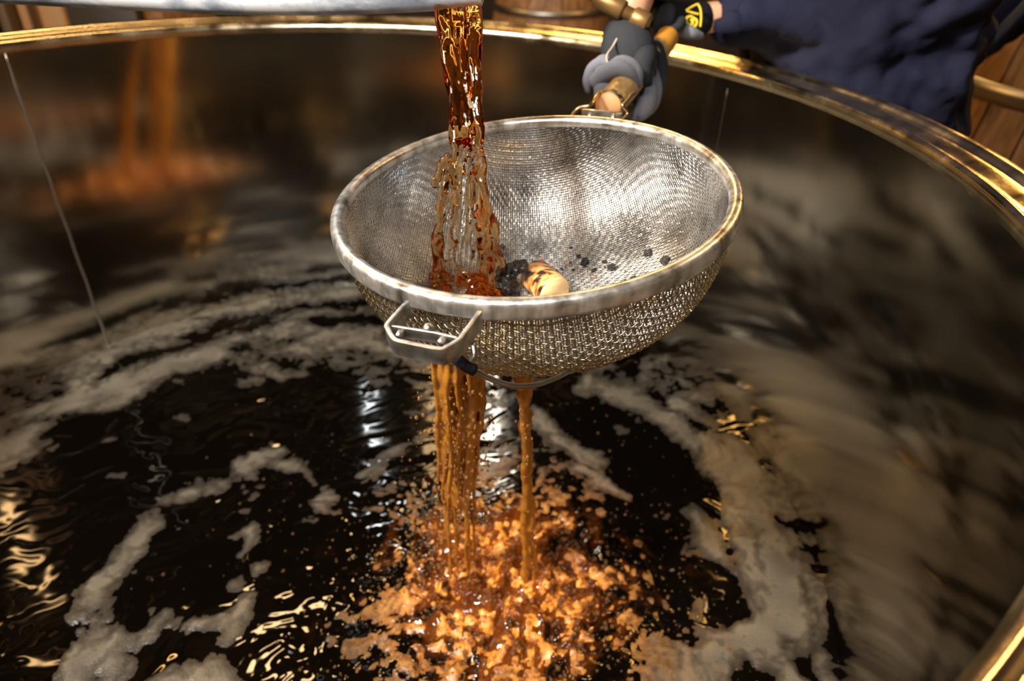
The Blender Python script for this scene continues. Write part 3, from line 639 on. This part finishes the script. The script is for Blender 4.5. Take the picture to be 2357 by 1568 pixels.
# gloved hand on the handle, the one in focus nearest
gl = MB(); P, Rr = px_chain([(1436, 78, .93, 50), (1442, 92, .92, 58), (1446, 120, .90, 64), (1452, 150, .90, 62), (1468, 190, .90, 44)], 20); blob(gl, P, Rr)
glove = gl.build('glove', M_GLB, person); remesh(glove, .004, 4); glove['label'] = 'charcoal and grey work glove gripping the strainer handle'
def gpart(name, chain, m, parent, vox=.0022, n_=18):
    g_ = MB(); P, Rr = px_chain(chain, n_); blob(g_, P, Rr); o = g_.build(name, m, parent); remesh(o, vox, 3); return o
gpart('palm_pad', [(1390, 152, .855, 26), (1392, 175, .85, 29), (1392, 205, .845, 27), (1384, 230, .842, 19)], M_GLP, glove)
gpart('thumb', [(1375, 185, .845, 20), (1400, 165, .828, 22), (1425, 158, .820, 20), (1448, 168, .820, 17), (1462, 190, .828, 12)], M_GLP, glove)
gpart('palm_edge', [(1353, 208, .86, 8), (1352, 185, .855, 12), (1364, 158, .85, 15), (1388, 142, .842, 14), (1402, 150, .835, 9)], M_GLP, glove)
gpart('web_edge', [(1402, 150, .822, 8), (1428, 136, .818, 10), (1455, 146, .818, 12), (1470, 168, .822, 11), (1470, 196, .832, 9)], M_GLP, glove)
for k, (du, dv, dd) in enumerate([(0, 0, 0), (-10, 8, -.016), (12, -26, .022), (14, -48, .044)]):
    gpart('finger', [(1492 + du, 165 + dv, .90 + dd, 23), (1501 + du, 205 + dv, .885 + dd, 24), (1494 + du, 240 + dv, .868 + dd, 22), (1474 + du, 256 + dv, .866 + dd, 18), (1450 + du, 246 + dv, .872 + dd, 14)], M_GLP if k < 2 else M_GLB, glove)
gpart('finger', [(1488, 118, .90, 26), (1484, 140, .865, 27), (1480, 160, .85, 22), (1486, 182, .852, 16)], M_GLB, glove)  # added dark glove blob that covers the handle, not a fifth finger
P, Rr = px_chain([(1424, 82, .876, 2.4), (1410, 108, .862, 2.6), (1397, 128, .835, 2.6), (1399, 150, .818, 2.6)], 14); MB().tube(P, Rr, 8).build('piping', M_STITCH, glove)
# dark bronze fitting crossing the wrist
bz_ = empty('bronze_coupling', at(1430, 30, .90), 'dark bronze bar with two thick collars crossing above the gloved wrist', 'fitting')
A_, B_ = at(1366, -12, .89), at(1492, 56, .88)
ax = (B_ - A_).normalized(); LL = (B_ - A_).length
MB().tube([A_ - ax * .03, B_ - ax * .005], .0085, 18).build('bar', M_BRZ, bz_)
for s0, s1, r in ((.05, .56, .0125), (.72, 1.0, .0125)):
    MB().tube([A_ + ax * LL * s0, A_ + ax * (LL * s0 + .002), A_ + ax * (LL * s1 - .002), A_ + ax * LL * s1], [r - .0015, r, r, r - .0015], 22).build('collar', M_BRZ, bz_)
# second glove with the yellow printed cuff
gl = MB(); P, Rr = px_chain([(1508, 30, 1.03, 30), (1535, 40, 1.04, 40), (1580, 45, 1.05, 42), (1606, 44, 1.055, 40)], 16); blob(gl, P, Rr)
g2 = gl.build('glove', M_BLK, person); remesh(g2, .004, 3); g2['label'] = 'black work glove with a yellow printed emblem on its cuff'
gpart('palm_pad', [(1562, 66, 1.01, 17), (1590, 76, 1.012, 15), (1612, 82, 1.02, 9)], M_GLP, g2)
for k in range(4): gpart('finger', [(1540 - k * 9, 22 + k * 3, 1.005, 15), (1542 - k * 8, 44, 1.0, 14), (1530 - k * 5, 62, 1.005, 12), (1516 - k * 2, 72, 1.02, 9)], M_GLB, g2)
gpart('thumb', [(1568, 50, 1.0, 13), (1560, 62, .99, 12), (1548, 66, .985, 9)], M_GLB, g2)
# emblem: triangle frame over rounded letter shapes, raised print on the cuff
def g2p(u, v, d=1.008): return at(u, v, d)
def stroke_px(pts, r, parent, name='emblem'):
    MB().tube([Vector(p) for p in smooth_path([g2p(*p) for p in pts], max(len(pts) * 4, 6))], r, 6).build(name, M_YEL, parent)
for s_ in ([(1579, 24), (1592, 16), (1606, 9)], [(1606, 9), (1612, 20), (1614, 40), (1612, 62)], [(1580, 25), (1596, 30), (1609, 33)]): stroke_px(s_, .0016, g2)
stroke_px([(1594, 38), (1582, 40), (1580, 52), (1590, 58), (1596, 49), (1589, 46)], .0022, g2); stroke_px([(1594, 40), (1604, 47), (1602, 60), (1597, 58)], .0019, g2)
stroke_px([(1566, 42), (1570, 52), (1582, 61)], .0017, g2)

# ------------------------------------------------------------------ barrels and furniture behind
def barrel(loc, h, r, label, rot=0, ns=22):
    b = empty('oak_barrel', loc, label, 'barrel'); c = Vector(loc)
    def R_(t): return r * (.80 + .20 * math.sin(PI * t))
    v0 = []; nz = 9
    for k in range(ns):
        vs = []; q0 = 2 * PI * (k + .03) / ns + rot; q1 = 2 * PI * (k + .97) / ns + rot
        for i in range(nz):
            t = i / (nz - 1); ro = R_(t); z = h * t
            for q, rr in ((q0, ro), (q1, ro), (q1, ro - .025), (q0, ro - .025)): vs.append(c + Vector((math.cos(q) * rr, math.sin(q) * rr, z)))
        fs = [(i * 4 + j, i * 4 + (j + 1) % 4, i * 4 + 4 + (j + 1) % 4, i * 4 + 4 + j) for i in range(nz - 1) for j in range(4)] + [(0, 3, 2, 1), tuple((nz - 1) * 4 + j for j in range(4))]
        MB().add(vs, fs).build('stave', M_OAK, b, smooth=False)
    for t in (.04, .16, .30, .70, .84, .96):
        ro = R_(t) + .003; MB().lathe([(ro - .006, h * t - .02), (ro, h * t - .02), (ro, h * t + .02), (ro - .006, h * t + .02)], 48, True, c).build('hoop', M_HOOP, b)
    MB().lathe([(0, h - .03), (R_(1) - .02, h - .03)], 48, False, c).build('head', M_OAK, b)
barrel((1.60, .88, FZ), .95 + .25, .36, 'tall oak barrel behind the person at the right edge')
barrel((-1.62, 3.1, FZ), 1.0, .36, 'oak barrel standing behind the vat at the left')
barrel((.45, 3.4, FZ), .95, .34, 'oak barrel standing behind the vat beyond the strainer')
def boards(name, u0, u1, v0, v1, d, m, label, cat):
    p0, p1 = at(u0, v1, d), at(u1, v1, d); t_ = empty(name, (p0 + p1) / 2, label, cat); ctr = (p0 + p1) / 2; zt = at(u0, v0, d).z + .25
    hx = abs(p1.x - p0.x) / 2; z0 = FZ; MB().box(Vector((ctr.x, ctr.y, (zt + z0) / 2)), Vector((hx, 0, 0)), Vector((0, .03, 0)), Vector((0, 0, (zt - z0) / 2))).build('board', m, t_, bevel=.004)
boards('upright_board', 100, 168, 5, 70, 2.6, M_CRATE, 'wide tan upright board behind the left rim of the vat', 'board')
boards('upright_board', 68, 88, 5, 70, 2.6, M_CRATE, 'narrow tan upright board left of the wide one, behind the vat', 'board')
boards('dark_post', 172, 330, 5, 60, 2.5, M_POST, 'dark post behind the left part of the vat', 'post')
boards('pipe_post', 20, 40, 5, 70, 2.4, M_BRZ2, 'thin brown upright post at the far left', 'post')
